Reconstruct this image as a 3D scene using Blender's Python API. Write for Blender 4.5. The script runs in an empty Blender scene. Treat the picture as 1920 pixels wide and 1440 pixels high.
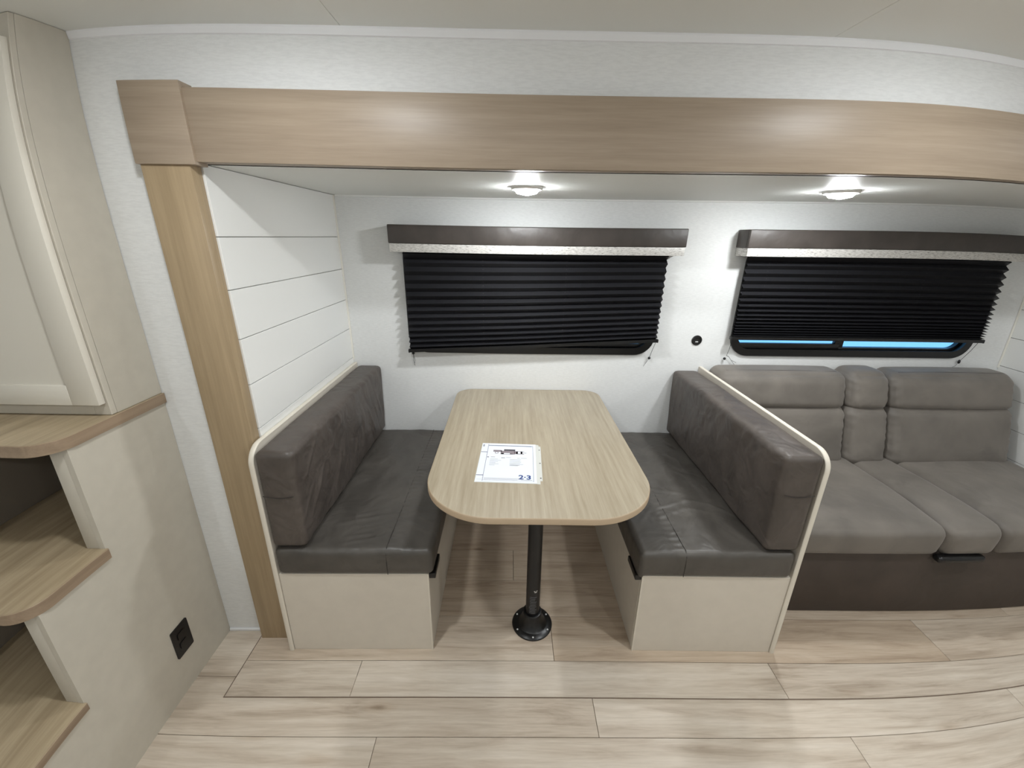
import bpy, bmesh, math, random
from mathutils import Vector, Matrix, noise
random.seed(7)
S = bpy.context.scene
COL = S.collection

# ------------------------------------------------------------------ camera
# phone ultra-wide lens: measured radial curve (angle as a polynomial of image radius)
cam_d = bpy.data.cameras.new('camera')
cam = bpy.data.objects.new('camera', cam_d)
COL.objects.link(cam)
S.camera = cam
cam_d.type = 'PANO'
cam_d.sensor_fit = 'HORIZONTAL'
cam_d.sensor_width = 19.2
cam_d.sensor_height = 14.4
cam_d.clip_start = 0.01
K = (1.3346820661, -0.1835028260, -0.5401547615, 0.3063062348)
for holder in (cam_d, getattr(cam_d, 'cycles', None)):
    if holder is None or not hasattr(holder, 'panorama_type'):
        continue
    try:
        holder.panorama_type = 'FISHEYE_LENS_POLYNOMIAL'
        holder.fisheye_fov = math.radians(170)
        holder.fisheye_polynomial_k0 = 0.0
        for i, k in enumerate(K):
            setattr(holder, 'fisheye_polynomial_k%d' % (i + 1), -k / 10 ** (i + 1))
    except Exception as ex:
        print('lens', ex)
pitch, yaw, roll = -0.3453575509, -0.0112212879, -0.0161308389
M = Matrix.Rotation(yaw, 3, 'Z') @ Matrix.Rotation(pitch, 3, 'X') @ Matrix.Rotation(roll, 3, 'Y')
right, fwd, up = M.col[0], M.col[1], M.col[2]
R4 = Matrix((right, up, -fwd)).transposed().to_4x4()
cam.matrix_world = Matrix.Translation((-0.11101299, -2.14433485, 1.53983625)) @ R4

# ------------------------------------------------------------------ world, exposure
w = bpy.data.worlds.new('sky')
S.world = w
w.use_nodes = True
bg = w.node_tree.nodes['Background']
bg.inputs[0].default_value = (0.21, 0.50, 0.86, 1)
bg.inputs[1].default_value = 1.25
S.view_settings.view_transform = 'Standard'
S.view_settings.look = 'None'
S.view_settings.gamma = 1.0
S.view_settings.use_curve_mapping = False
S.view_settings.exposure = 0.70
S.cycles.max_bounces = 6
S.cycles.diffuse_bounces = 4
S.cycles.glossy_bounces = 3
S.cycles.transmission_bounces = 4
S.cycles.transparent_max_bounces = 6
S.cycles.sample_clamp_indirect = 8.0
S.cycles.use_light_tree = False
S.cycles.use_adaptive_sampling = True
S.cycles.adaptive_threshold = 0.03
S.cycles.adaptive_min_samples = 16
S.cycles.caustics_reflective = False
S.cycles.caustics_refractive = False
SLIDE_LAMP = 205.0     # emission of the two pucks in the slide-out
ROOM_LAMP = 216.0      # emission of the pucks in the main ceiling
BACK_FILL = 155.0     # unseen fill pucks added behind the viewer
LAMP_COL = (0.955, 0.985, 1.0, 1)

# ------------------------------------------------------------------ material helpers
def new_mat(name):
    m = bpy.data.materials.new(name)
    m.use_nodes = True
    nt = m.node_tree
    return m, nt, nt.nodes, nt.links, nt.nodes['Principled BSDF']

def lin(c):
    return tuple(((x / 255 / 12.92) if x / 255 <= 0.04045 else ((x / 255 + 0.055) / 1.055) ** 2.4) for x in c) + (1,)

def coords(N, L, scale=(1, 1, 1), rnd=False, rot=(0, 0, 0)):
    tc = N.new('ShaderNodeTexCoord')
    src = tc.outputs['Object']
    if rnd:
        oi = N.new('ShaderNodeObjectInfo')
        mu = N.new('ShaderNodeVectorMath'); mu.operation = 'SCALE'
        mu.inputs[0].default_value = (37.0, 53.0, 71.0)
        L.new(oi.outputs['Random'], mu.inputs['Scale'])
        ad = N.new('ShaderNodeVectorMath'); ad.operation = 'ADD'
        L.new(src, ad.inputs[0]); L.new(mu.outputs[0], ad.inputs[1])
        src = ad.outputs[0]
    mp = N.new('ShaderNodeMapping')
    mp.inputs['Scale'].default_value = scale
    mp.inputs['Rotation'].default_value = rot
    L.new(src, mp.inputs['Vector'])
    return mp.outputs[0]

def noise_n(N, L, vec, scale, detail=4, rough=0.5, dist=0.0):
    n = N.new('ShaderNodeTexNoise')
    n.inputs['Scale'].default_value = scale
    n.inputs['Detail'].default_value = detail
    n.inputs['Roughness'].default_value = rough
    n.inputs['Distortion'].default_value = dist
    L.new(vec, n.inputs['Vector'])
    return n.outputs['Fac']

def ramp(N, L, fac, stops):
    r = N.new('ShaderNodeValToRGB')
    el = r.color_ramp.elements
    while len(el) > len(stops):
        el.remove(el[-1])
    while len(el) < len(stops):
        el.new(0.5)
    for e, (p, c) in zip(el, stops):
        e.position = p
        e.color = c
    L.new(fac, r.inputs[0])
    return r.outputs[0]

def bump(N, L, h, strength, dist, bsdf):
    b = N.new('ShaderNodeBump')
    b.inputs['Strength'].default_value = strength
    b.inputs['Distance'].default_value = dist
    L.new(h, b.inputs['Height'])
    L.new(b.outputs[0], bsdf.inputs['Normal'])
    return b

def mixc(N, L, fac, a, b, mode='MIX'):
    m = N.new('ShaderNodeMix'); m.data_type = 'RGBA'; m.blend_type = mode
    if isinstance(fac, float): m.inputs[0].default_value = fac
    else: L.new(fac, m.inputs[0])
    for s, v in ((m.inputs[6], a), (m.inputs[7], b)):
        if isinstance(v, tuple): s.default_value = v
        else: L.new(v, s)
    return m.outputs[2]

def plain(name, c, rough=0.5, spec=0.5, metal=0.0, nscale=0, nstr=0.15, ndist=0.001, var=0.0):
    m, nt, N, L, B = new_mat(name)
    B.inputs['Base Color'].default_value = lin(c)
    B.inputs['Roughness'].default_value = rough
    B.inputs['Specular IOR Level'].default_value = spec
    B.inputs['Metallic'].default_value = metal
    if nscale:
        v = coords(N, L)
        f = noise_n(N, L, v, nscale, 4)
        bump(N, L, f, nstr, ndist, B)
        if var:
            a = tuple(x * (1 - var) for x in lin(c)[:3]) + (1,)
            b = tuple(min(1, x * (1 + var)) for x in lin(c)[:3]) + (1,)
            f2 = noise_n(N, L, v, nscale * 0.08, 3)
            L.new(ramp(N, L, f2, [(0.3, a), (0.7, b)]), B.inputs['Base Color'])
    return m

def wood(name, dark, light, axis, rough=0.42, grain=1.0, contrast=1.0, rnd=True, spec=0.4, var=0.0, tint=None):
    """straight laminate grain running along axis"""
    m, nt, N, L, B = new_mat(name)
    sc = {'X': (0.55, 14, 14), 'Y': (14, 0.55, 14), 'Z': (14, 14, 0.55)}[axis]
    v = coords(N, L, tuple(s * grain for s in sc), rnd)
    broad = noise_n(N, L, v, 0.55, 3, 0.5, 0.6)
    mid = noise_n(N, L, v, 2.6, 4, 0.62, 0.35)
    fine = noise_n(N, L, v, 13.0, 2, 0.6)
    ma = N.new('ShaderNodeMath'); ma.operation = 'MULTIPLY_ADD'
    L.new(mid, ma.inputs[0]); ma.inputs[1].default_value = 0.65; 
    mb = N.new('ShaderNodeMath'); mb.operation = 'MULTIPLY'
    L.new(broad, mb.inputs[0]); mb.inputs[1].default_value = 0.35
    L.new(mb.outputs[0], ma.inputs[2])
    mid_c = tuple((a + b) / 2 for a, b in zip(lin(dark), lin(light)))
    h = 0.16 / contrast
    col = ramp(N, L, ma.outputs[0], [(0.5 - h, lin(dark)), (0.5, mid_c), (0.5 + h, lin(light))])
    fc = ramp(N, L, fine, [(0.3, (0.86, 0.85, 0.84, 1)), (0.62, (1, 1, 1, 1))])
    col = mixc(N, L, 0.55, col, fc, 'MULTIPLY')
    if var:
        oi = N.new('ShaderNodeObjectInfo')
        vc = ramp(N, L, oi.outputs['Random'], [(0.0, (1 - var, 1 - var, 1 - var * 1.05, 1)), (1.0, (1, 1, 1, 1))])
        col = mixc(N, L, 1.0, col, vc, 'MULTIPLY')
    L.new(col, B.inputs['Base Color'])
    B.inputs['Roughness'].default_value = rough
    B.inputs['Specular IOR Level'].default_value = spec
    bump(N, L, fine, 0.06, 0.0006, B)
    return m

def leather(name, c, rough=0.42, wr=0.35, scale=7.0, suede=0.0):
    m, nt, N, L, B = new_mat(name)
    base = lin(c)
    v = coords(N, L, (1, 1, 1), True)
    big = noise_n(N, L, v, scale, 3, 0.55, 0.5)
    fine = noise_n(N, L, v, 420.0, 2)
    a = tuple(x * 0.82 for x in base[:3]) + (1,)
    b = tuple(x * 1.2 for x in base[:3]) + (1,)
    L.new(ramp(N, L, big, [(0.33, a), (0.67, b)]), B.inputs['Base Color'])
    B.inputs['Roughness'].default_value = rough
    B.inputs['Specular IOR Level'].default_value = 0.45
    if suede:
        B.inputs['Sheen Weight'].default_value = suede
        B.inputs['Sheen Roughness'].default_value = 0.5
        B.inputs['Sheen Tint'].default_value = (0.8, 0.76, 0.72, 1)
    rg = ramp(N, L, big, [(0.3, (rough - 0.06,) * 3 + (1,)), (0.7, (rough + 0.08,) * 3 + (1,))])
    L.new(rg, B.inputs['Roughness'])
    b1 = N.new('ShaderNodeBump'); b1.inputs['Strength'].default_value = wr; b1.inputs['Distance'].default_value = 0.02
    L.new(noise_n(N, L, v, scale * 1.6, 2, 0.4, 1.2), b1.inputs['Height'])
    b2 = N.new('ShaderNodeBump'); b2.inputs['Strength'].default_value = 0.12; b2.inputs['Distance'].default_value = 0.0008
    L.new(fine, b2.inputs['Height']); L.new(b1.outputs[0], b2.inputs['Normal'])
    L.new(b2.outputs[0], B.inputs['Normal'])
    return m

def wallboard(name, c, rough=0.6):
    m, nt, N, L, B = new_mat(name)
    v = coords(N, L, (28, 28, 160))
    n1 = noise_n(N, L, v, 1.6, 4, 0.6)
    v2 = coords(N, L, (160, 160, 30))
    n2 = noise_n(N, L, v2, 1.4, 3, 0.6)
    s = N.new('ShaderNodeMath'); s.operation = 'ADD'
    L.new(n1, s.inputs[0]); L.new(n2, s.inputs[1])
    base = lin(c)
    a = tuple(x * 0.93 for x in base[:3]) + (1,)
    L.new(ramp(N, L, n1, [(0.36, a), (0.6, base)]), B.inputs['Base Color'])
    B.inputs['Roughness'].default_value = rough
    B.inputs['Specular IOR Level'].default_value = 0.35
    bump(N, L, s.outputs[0], 0.22, 0.0012, B)
    return m

# ------------------------------------------------------------------ materials
MW = wallboard('white_wallboard', (226, 227, 226))
MCEIL = plain('ceiling_panel', (231, 233, 230), 0.5, 0.4, nscale=60, nstr=0.05)
MSHIP = plain('shiplap_white', (230, 230, 227), 0.34, 0.5, nscale=40, nstr=0.02)
MGAP = plain('groove_shadow_board', (150, 148, 142), 0.7)
MCOVE = plain('cove_white', (235, 236, 238), 0.3, 0.5)
MCREAM = plain('cream_edge_moulding', (214, 207, 193), 0.42)
MCORN = plain('corner_moulding', (224, 221, 212), 0.42)
MGREIGE = plain('greige_laminate', (191, 185, 172), 0.5, 0.4, nscale=300, nstr=0.05, var=0.03)
MBENCH = plain('bench_laminate', (206, 198, 185), 0.5, 0.4, nscale=300, nstr=0.05, var=0.02)
MDOOR = plain('cabinet_door_paint', (214, 209, 197), 0.42, 0.45)
MCUB = plain('cabinet_inside_shaded', (128, 119, 108), 0.6)  # greige with the shade inside the cubbies put into its colour
MTRIM = wood('trim_oak_horizontal', (143, 127, 110), (168, 152, 133), 'X', 0.42, 1.3, 0.7, False, 0.45)
MTRIMV = wood('trim_oak_vertical', (148, 129, 101), (176, 155, 124), 'Z', 0.4, 1.1, 0.75, False, 0.4)
MTABLE = wood('table_oak', (143, 131, 110), (171, 160, 140), 'Y', 0.36, 2.2, 0.85, False, 0.45)
MTABEDGE = plain('table_edge', (178, 157, 131), 0.4)
MTREAD = wood('tread_oak', (146, 129, 103), (186, 169, 140), 'Y', 0.36, 1.4, 0.8, True, 0.45)
MTREADE = wood('tread_edge', (134, 115, 95), (160, 140, 118), 'Y', 0.45, 1.2, 0.9, True)
MSUB = plain('subfloor', (120, 108, 96), 0.8)
MLEA = leather('bench_leather', (75, 71, 66), 0.40, 0.30, 6.0)
MLEA2 = leather('bench_back_leather', (77, 70, 65), 0.43, 0.34, 8.0)
MSUEDE = leather('sofa_suede', (104, 98, 91), 0.62, 0.18, 5.0, 0.25)
MSOFAB = leather('sofa_base_shaded', (66, 57, 51), 0.55, 0.15, 5.0)  # sofa suede darkened for the shade under the seat overhang
MSEAM = plain('seam_thread', (48, 43, 40), 0.6)
MBLACK = plain('black_plastic', (16, 16, 17), 0.32, 0.5)
MPOLE = plain('black_powder_coat', (20, 20, 22), 0.38, 0.5, nscale=300, nstr=0.1)
MFRAME = plain('black_window_frame', (14, 14, 15), 0.3, 0.5)
MBLIND = plain('black_pleated_fabric', (34, 34, 37), 0.42, 0.35, nscale=500, nstr=0.15)
MVAL = leather('valance_vinyl', (66, 60, 56), 0.42, 0.10, 9.0)
MSCREW = plain('zinc_screw', (226, 226, 226), 0.35, 0.6, 0.2)
MPAPER = plain('paper', (216, 219, 225), 0.35)
MSLEEVE = plain('clear_sleeve_margin', (202, 202, 196), 0.22, 0.6)
MINKB = plain('blue_ink', (30, 60, 120), 0.5)
MINKN = plain('navy_ink', (40, 55, 95), 0.5)
MINKG = plain('grey_ink', (140, 143, 150), 0.5)
MINKD = plain('dark_ink', (62, 58, 64), 0.5)
MINKM = plain('mid_ink', (128, 118, 122), 0.5)
MRIM = plain('lamp_rim', (236, 236, 234), 0.35)
MLABEL = plain('pole_label_print', (120, 124, 130), 0.5)
MWHITE = plain('white_mark', (214, 214, 212), 0.5)
MCORD = plain('black_cord', (24, 24, 25), 0.6)
MOUT = plain('exterior_skin', (70, 72, 76), 0.6)

def floor_mat():
    m, nt, N, L, B = new_mat('vinyl_plank')
    v = coords(N, L, (0.9, 9, 9), True)
    broad = noise_n(N, L, v, 0.9, 4, 0.55, 1.1)
    mid = noise_n(N, L, v, 3.2, 4, 0.66, 0.7)
    vf = coords(N, L, (5, 90, 90), True)
    fine = noise_n(N, L, vf, 2.2, 3, 0.6)
    s = N.new('ShaderNodeMath'); s.operation = 'MULTIPLY_ADD'
    L.new(mid, s.inputs[0]); s.inputs[1].default_value = 0.5
    t = N.new('ShaderNodeMath'); t.operation = 'MULTIPLY'
    L.new(broad, t.inputs[0]); t.inputs[1].default_value = 0.5
    L.new(t.outputs[0], s.inputs[2])
    col = ramp(N, L, s.outputs[0], [(0.34, lin((172, 157, 140))), (0.47, lin((203, 190, 174))), (0.56, lin((214, 203, 188))), (0.68, lin((223, 213, 200)))])
    fc = ramp(N, L, fine, [(0.3, (0.84, 0.82, 0.8, 1)), (0.6, (1, 1, 1, 1))])
    col = mixc(N, L, 0.6, col, fc, 'MULTIPLY')
    # knots
    vk = coords(N, L, (1.3, 4.2, 1), True)
    vo = N.new('ShaderNodeTexVoronoi'); vo.inputs['Scale'].default_value = 1.5
    L.new(vk, vo.inputs['Vector'])
    kf = ramp(N, L, vo.outputs['Distance'], [(0.02, (0.5, 0.44, 0.38, 1)), (0.07, (0.9, 0.86, 0.82, 1)), (0.14, (1, 1, 1, 1))])
    col = mixc(N, L, 0.8, col, kf, 'MULTIPLY')
    vw = coords(N, L, (0.7, 7.0, 7.0), True)
    wv = N.new('ShaderNodeTexWave'); wv.wave_type = 'BANDS'; wv.bands_direction = 'Y'
    wv.inputs['Scale'].default_value = 1.6; wv.inputs['Distortion'].default_value = 9.0
    wv.inputs['Detail'].default_value = 2.0; wv.inputs['Detail Scale'].default_value = 0.7
    L.new(vw, wv.inputs['Vector'])
    wc = ramp(N, L, wv.outputs['Fac'], [(0.0, (0.84, 0.82, 0.79, 1)), (0.35, (0.97, 0.965, 0.96, 1)), (1.0, (1, 1, 1, 1))])
    col = mixc(N, L, 0.32, col, wc, 'MULTIPLY')
    oi = N.new('ShaderNodeObjectInfo')
    vc = ramp(N, L, oi.outputs['Random'], [(0.0, (0.92, 0.905, 0.89, 1)), (1.0, (1, 1, 1, 1))])
    col = mixc(N, L, 1.0, col, vc, 'MULTIPLY')
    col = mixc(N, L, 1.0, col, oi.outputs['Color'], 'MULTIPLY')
    L.new(col, B.inputs['Base Color'])
    B.inputs['Roughness'].default_value = 0.44
    B.inputs['Specular IOR Level'].default_value = 0.4
    bump(N, L, fine, 0.12, 0.0008, B)
    return m
MFLOOR = floor_mat()

def trim_fabric():
    m, nt, N, L, B = new_mat('valance_silver_weave')
    v = coords(N, L, (14, 14, 120))
    f = noise_n(N, L, v, 4.0, 4, 0.7)
    L.new(ramp(N, L, f, [(0.36, lin((96, 92, 88))), (0.46, lin((196, 193, 188))), (0.7, lin((222, 220, 216)))]), B.inputs['Base Color'])
    B.inputs['Roughness'].default_value = 0.42
    bump(N, L, f, 0.3, 0.001, B)
    return m
MWEAVE = trim_fabric()

def glass_mat():
    m, nt, N, L, B = new_mat('tinted_glass')
    N.remove(B)
    out = N['Material Output']
    tr = N.new('ShaderNodeBsdfTransparent'); tr.inputs[0].default_value = (0.80, 0.88, 0.92, 1)
    gl = N.new('ShaderNodeBsdfGlossy'); gl.inputs['Roughness'].default_value = 0.02
    lw = N.new('ShaderNodeLayerWeight'); lw.inputs[0].default_value = 0.5
    pw = N.new('ShaderNodeMath'); pw.operation = 'POWER'; pw.inputs[1].default_value = 4.0
    L.new(lw.outputs['Facing'], pw.inputs[0])
    fr = N.new('ShaderNodeMath'); fr.operation = 'MULTIPLY_ADD'; fr.inputs[1].default_value = 0.8; fr.inputs[2].default_value = 0.04
    L.new(pw.outputs[0], fr.inputs[0])
    mx = N.new('ShaderNodeMixShader')
    L.new(fr.outputs[0], mx.inputs[0]); L.new(tr.outputs[0], mx.inputs[1]); L.new(gl.outputs[0], mx.inputs[2])
    L.new(mx.outputs[0], out.inputs[0])
    return m
MGLASS = glass_mat()

def lamp_mat(name, strength):
    m, nt, N, L, B = new_mat(name)
    B.inputs['Base Color'].default_value = (0.9, 0.9, 0.9, 1)
    B.inputs['Emission Color'].default_value = LAMP_COL
    B.inputs['Emission Strength'].default_value = strength
    return m
MLAMPS = lamp_mat('slide_lamp_lens', SLIDE_LAMP)
MLAMPR = lamp_mat('room_lamp_lens', ROOM_LAMP)
MLAMPB = lamp_mat('added_fill_lens', BACK_FILL)

# ------------------------------------------------------------------ mesh helpers
def box(bm, x0, x1, y0, y1, z0, z1, bev=0.0, seg=2):
    vs = [bm.verts.new(p) for p in ((x0, y0, z0), (x1, y0, z0), (x1, y1, z0), (x0, y1, z0), (x0, y0, z1), (x1, y0, z1), (x1, y1, z1), (x0, y1, z1))]
    fs = [bm.faces.new([vs[i] for i in f]) for f in ((0, 3, 2, 1), (4, 5, 6, 7), (0, 1, 5, 4), (1, 2, 6, 5), (2, 3, 7, 6), (3, 0, 4, 7))]
    if bev > 0:
        es = list({e for f in fs for e in f.edges})
        bmesh.ops.bevel(bm, geom=es, offset=bev, segments=seg, affect='EDGES', profile=0.5)

def prism(bm, pts, axis, a, b):
    """extrude a 2D outline along axis from a to b; pts are the other two coordinates in order"""
    def P(p, t):
        if axis == 'X': return (t, p[0], p[1])
        if axis == 'Y': return (p[0], t, p[1])
        return (p[0], p[1], t)
    lo = [bm.verts.new(P(p, a)) for p in pts]
    hi = [bm.verts.new(P(p, b)) for p in pts]
    bm.faces.new(lo); bm.faces.new(hi)
    n = len(pts)
    for i in range(n):
        bm.faces.new((lo[i], lo[(i + 1) % n], hi[(i + 1) % n], hi[i]))

def ring(bm, outer, inner, axis, a, b):
    """frame between two outlines with the same number of points"""
    def P(p, t):
        if axis == 'X': return (t, p[0], p[1])
        if axis == 'Y': return (p[0], t, p[1])
        return (p[0], p[1], t)
    n = len(outer)
    A = [[bm.verts.new(P(p, t)) for p in o] for o, t in ((outer, a), (inner, a), (outer, b), (inner, b))]
    for i in range(n):
        j = (i + 1) % n
        bm.faces.new((A[0][i], A[0][j], A[1][j], A[1][i]))
        bm.faces.new((A[2][i], A[3][i], A[3][j], A[2][j]))
        bm.faces.new((A[0][i], A[2][i], A[2][j], A[0][j]))
        bm.faces.new((A[1][i], A[1][j], A[3][j], A[3][i]))

def rrect(x0, x1, y0, y1, r, seg=8):
    """rounded rectangle; r = (x0y0, x1y0, x1y1, x0y1)"""
    if not isinstance(r, (tuple, list)): r = (r,) * 4
    out = []
    for (cx, cy, sx, sy, a0), rr in zip(((x0, y0, 1, 1, 180), (x1, y0, -1, 1, 270), (x1, y1, -1, -1, 0), (x0, y1, 1, -1, 90)), r):
        rr = max(rr, 1e-4)
        for k in range(seg + 1):
            a = math.radians(a0 + 90 * k / seg)
            out.append((cx + sx * rr + rr * math.cos(a), cy + sy * rr + rr * math.sin(a)))
    return out

def lathe(bm, cx, cy, prof, n=32, cap=True):
    rows = []
    for r, z in prof:
        if r < 1e-6:
            rows.append([bm.verts.new((cx, cy, z))])
        else:
            rows.append([bm.verts.new((cx + r * math.cos(2 * math.pi * k / n), cy + r * math.sin(2 * math.pi * k / n), z)) for k in range(n)])
    for a, b in zip(rows, rows[1:]):
        for k in range(n):
            j = (k + 1) % n
            va = [a[0], a[0]] if len(a) == 1 else [a[k], a[j]]
            vb = [b[0], b[0]] if len(b) == 1 else [b[k], b[j]]
            f = [va[0]] + ([va[1]] if len(a) > 1 else []) + ([vb[1]] if len(b) > 1 else []) + [vb[0]]
            if len(f) >= 3: bm.faces.new(f)

def tube(bm, pts, r, n=8):
    pts = [Vector(p) for p in pts]
    rows = []
    for i, p in enumerate(pts):
        t = (pts[min(i + 1, len(pts) - 1)] - pts[max(i - 1, 0)]).normalized()
        u = t.cross(Vector((0, 0, 1)) if abs(t.z) < 0.9 else Vector((1, 0, 0))).normalized()
        v = t.cross(u)
        rr = r[i] if isinstance(r, (list, tuple)) else r
        rows.append([bm.verts.new(p + (u * math.cos(2 * math.pi * k / n) + v * math.sin(2 * math.pi * k / n)) * rr) for k in range(n)])
    for a, b in zip(rows, rows[1:]):
        for k in range(n):
            j = (k + 1) % n
            bm.faces.new((a[k], a[j], b[j], b[k]))
    bm.faces.new(rows[0]); bm.faces.new(rows[-1])

def ball(bm, c, r, squash=(1, 1, 1)):
    r0 = bmesh.ops.create_uvsphere(bm, u_segments=12, v_segments=8, radius=r)
    for v in r0['verts']:
        v.co = Vector((v.co.x * squash[0], v.co.y * squash[1], v.co.z * squash[2])) + Vector(c)

def pillow(bm, x0, x1, y0, y1, z0, z1, r, puff=(0, 0, 0), n=(24, 24, 10), fn=None):
    """soft box: rounded edges of radius r, faces bulged by puff along each axis, then fn(v)"""
    c = Vector(((x0 + x1) / 2, (y0 + y1) / 2, (z0 + z1) / 2))
    h = Vector(((x1 - x0) / 2, (y1 - y0) / 2, (z1 - z0) / 2))
    r = min(r, h.x, h.y, h.z)
    cache = {}
    def vert(i, j, k):
        key = (i, j, k)
        if key in cache: return cache[key]
        s = (2 * i / n[0] - 1, 2 * j / n[1] - 1, 2 * k / n[2] - 1)
        q = Vector((s[0] * h.x, s[1] * h.y, s[2] * h.z))
        # crowd samples toward the borders so the rounding is smooth
        q = Vector([h[a] * math.copysign(1 - (1 - abs(s[a])) ** 1.35, s[a]) for a in range(3)])
        inn = Vector([max(-(h[a] - r), min(h[a] - r, q[a])) for a in range(3)])
        d = q - inn
        p = inn + d.normalized() * r if d.length > 1e-9 else q
        for a in range(3):
            if abs(abs(s[a]) - 1) < 1e-9:
                b, cc = (a + 1) % 3, (a + 2) % 3
                p[a] += math.copysign(puff[a] * (1 - s[b] ** 2) * (1 - s[cc] ** 2), s[a])
        p = p + c
        if fn: p = Vector(fn(p))
        v = bm.verts.new(p); cache[key] = v
        return v
    def face(idx):
        vs = [vert(*t) for t in idx]
        try: bm.faces.new(vs)
        except ValueError: pass
    for i in range(n[0]):
        for j in range(n[1]):
            for k in (0, n[2]):
                face(((i, j, k), (i + 1, j, k), (i + 1, j + 1, k), (i, j + 1, k)))
    for i in range(n[0]):
        for k in range(n[2]):
            for j in (0, n[1]):
                face(((i, j, k), (i + 1, j, k), (i + 1, j, k + 1), (i, j, k + 1)))
    for j in range(n[1]):
        for k in range(n[2]):
            for i in (0, n[0]):
                face(((i, j, k), (i, j + 1, k), (i, j + 1, k + 1), (i, j, k + 1)))

def origin_of(bm):
    xs = [v.co.x for v in bm.verts]; ys = [v.co.y for v in bm.verts]; zs = [v.co.z for v in bm.verts]
    return Vector(((min(xs) + max(xs)) / 2, (min(ys) + max(ys)) / 2, min(zs)))

def obj(name, bm, mat, parent=None, smooth=False, angle=35):
    """link a bmesh built in world coordinates as one object; children are stored relative to the parent chain"""
    if parent is None:
        o_at = origin_of(bm)
    else:
        o_at = Vector(parent['_at'])
    bmesh.ops.translate(bm, verts=bm.verts, vec=-o_at)
    bmesh.ops.recalc_face_normals(bm, faces=bm.faces)
    me = bpy.data.meshes.new(name)
    bm.to_mesh(me); bm.free()
    me.materials.append(mat)
    if smooth:
        for p in me.polygons: p.use_smooth = True
        if angle < 180:
            try: me.set_sharp_from_angle(angle=math.radians(angle))
            except Exception: pass
    o = bpy.data.objects.new(name, me)
    COL.objects.link(o)
    o['_at'] = tuple(o_at)
    if parent is None: o.location = o_at
    else: o.parent = parent
    return o

def thing(name, at, label, cat, group=None):
    o = bpy.data.objects.new(name, None)
    o.empty_display_size = 0.05
    COL.objects.link(o)
    o.location = at
    o['_at'] = tuple(at)
    return tag(o, label, cat, group)

def tag(o, label=None, cat=None, group=None, kind=None):
    if label: o['label'] = label
    if cat: o['category'] = cat
    if group: o['group'] = group
    if kind: o['kind'] = kind
    return o

def B():
    return bmesh.new()

def bx(name, dims, mat, parent=None, bev=0.0, seg=2):
    b = B(); box(b, *dims, bev=bev, seg=seg)
    return obj(name, b, mat, parent, smooth=bev > 0)

def struct(o, label):
    o['kind'] = 'structure'; o['label'] = label
    return o

def holder(name, at, label):
    o = bpy.data.objects.new(name, None); COL.objects.link(o)
    o.location = at; o['_at'] = tuple(at); o.empty_display_size = 0.05
    return struct(o, label)

# ------------------------------------------------------------------ dimensions
XS, YW, XL, XR = -1.233, -0.879, -0.948, 2.572    # stair side plane, main wall plane, slide-out side walls
ZC, ZS = 2.0155, 1.7085                           # main ceiling, slide-out ceiling
X0, X1, Y0 = -2.45, 3.75, -3.35                   # far ends of the room
FZ = 0.003                                        # slide-out floor lies on the main floor

# ------------------------------------------------------------------ floor
fl = holder('floor', (0, -1.6, 0), 'pale oak vinyl plank floor of the main room')
bx('subfloor', (X0, X1, Y0, 0.04, -0.06, -0.0045), MSUB, fl)
def plank(x0, x1, y0, y1, zt, parent, th=0.004):
    b = B(); g = 0.0008
    box(b, x0 + g, x1 - g, y0 + g, y1 - g, zt - th, zt, bev=0.0009, seg=1)
    c = origin_of(b)
    bmesh.ops.translate(b, verts=b.verts, vec=-c)
    bmesh.ops.recalc_face_normals(b, faces=b.faces)
    me = bpy.data.meshes.new('plank'); b.to_mesh(me); b.free(); me.materials.append(MFLOOR)
    o = bpy.data.objects.new('plank', me); COL.objects.link(o)
    o.parent = parent; o.location = c - Vector(parent['_at'])
    return o
PW, PL = 0.1943, 1.556
rows = [(-1.0685, 0.42), (-1.2625, 0.202), (-1.4565, -0.522)]
y = -0.874
offs = {0: 0.9, 1: 0.202, 2: -0.522, 3: 0.66, 4: 0.05, 5: -0.7, 6: 0.35, 7: -0.15, 8: 0.8, 9: 0.2, 10: -0.4, 11: 0.6, 12: 0.0}
k = 0
while y > Y0 + 0.01:
    y1 = y; y0 = max(y - PW, Y0)
    x = offs[k] - PL * 3
    while x < X1:
        a, b_ = max(x, X0), min(x + PL, X1)
        if b_ - a > 0.01:
            # in the first row the slide-out takes the place of the main floor
            spans = [(a, min(b_, -1.0)), (max(a, 2.55), b_)] if k == 0 else [(a, b_)]
            for p0, p1 in spans:
                if p1 - p0 > 0.01: plank(p0, p1, y0, y1, 0.0, fl)
        x += PL
    y -= PW; k += 1

sf = holder('floor_slideout', (0.8, -0.57, 0), 'oak vinyl plank floor of the slide-out under the dinette and sofa')
edges = [-1.141, -1.0106, -0.8164, -0.6221, -0.4278, -0.2335, -0.0392, 0.0]
joint = [(-0.653), (0.081), (0.561), (-0.072), (0.75), (0.2), (-0.5)]
# row tints: darker and browner towards the rear wall, one plank set separately
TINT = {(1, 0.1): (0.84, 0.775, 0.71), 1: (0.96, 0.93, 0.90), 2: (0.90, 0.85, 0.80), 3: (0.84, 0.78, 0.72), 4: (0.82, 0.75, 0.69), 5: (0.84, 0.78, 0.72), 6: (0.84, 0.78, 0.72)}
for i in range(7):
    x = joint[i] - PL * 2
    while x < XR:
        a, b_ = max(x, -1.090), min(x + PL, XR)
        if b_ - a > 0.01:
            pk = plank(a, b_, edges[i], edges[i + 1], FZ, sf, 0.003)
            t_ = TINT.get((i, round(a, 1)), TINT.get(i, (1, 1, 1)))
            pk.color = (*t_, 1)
        x += PL

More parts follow.
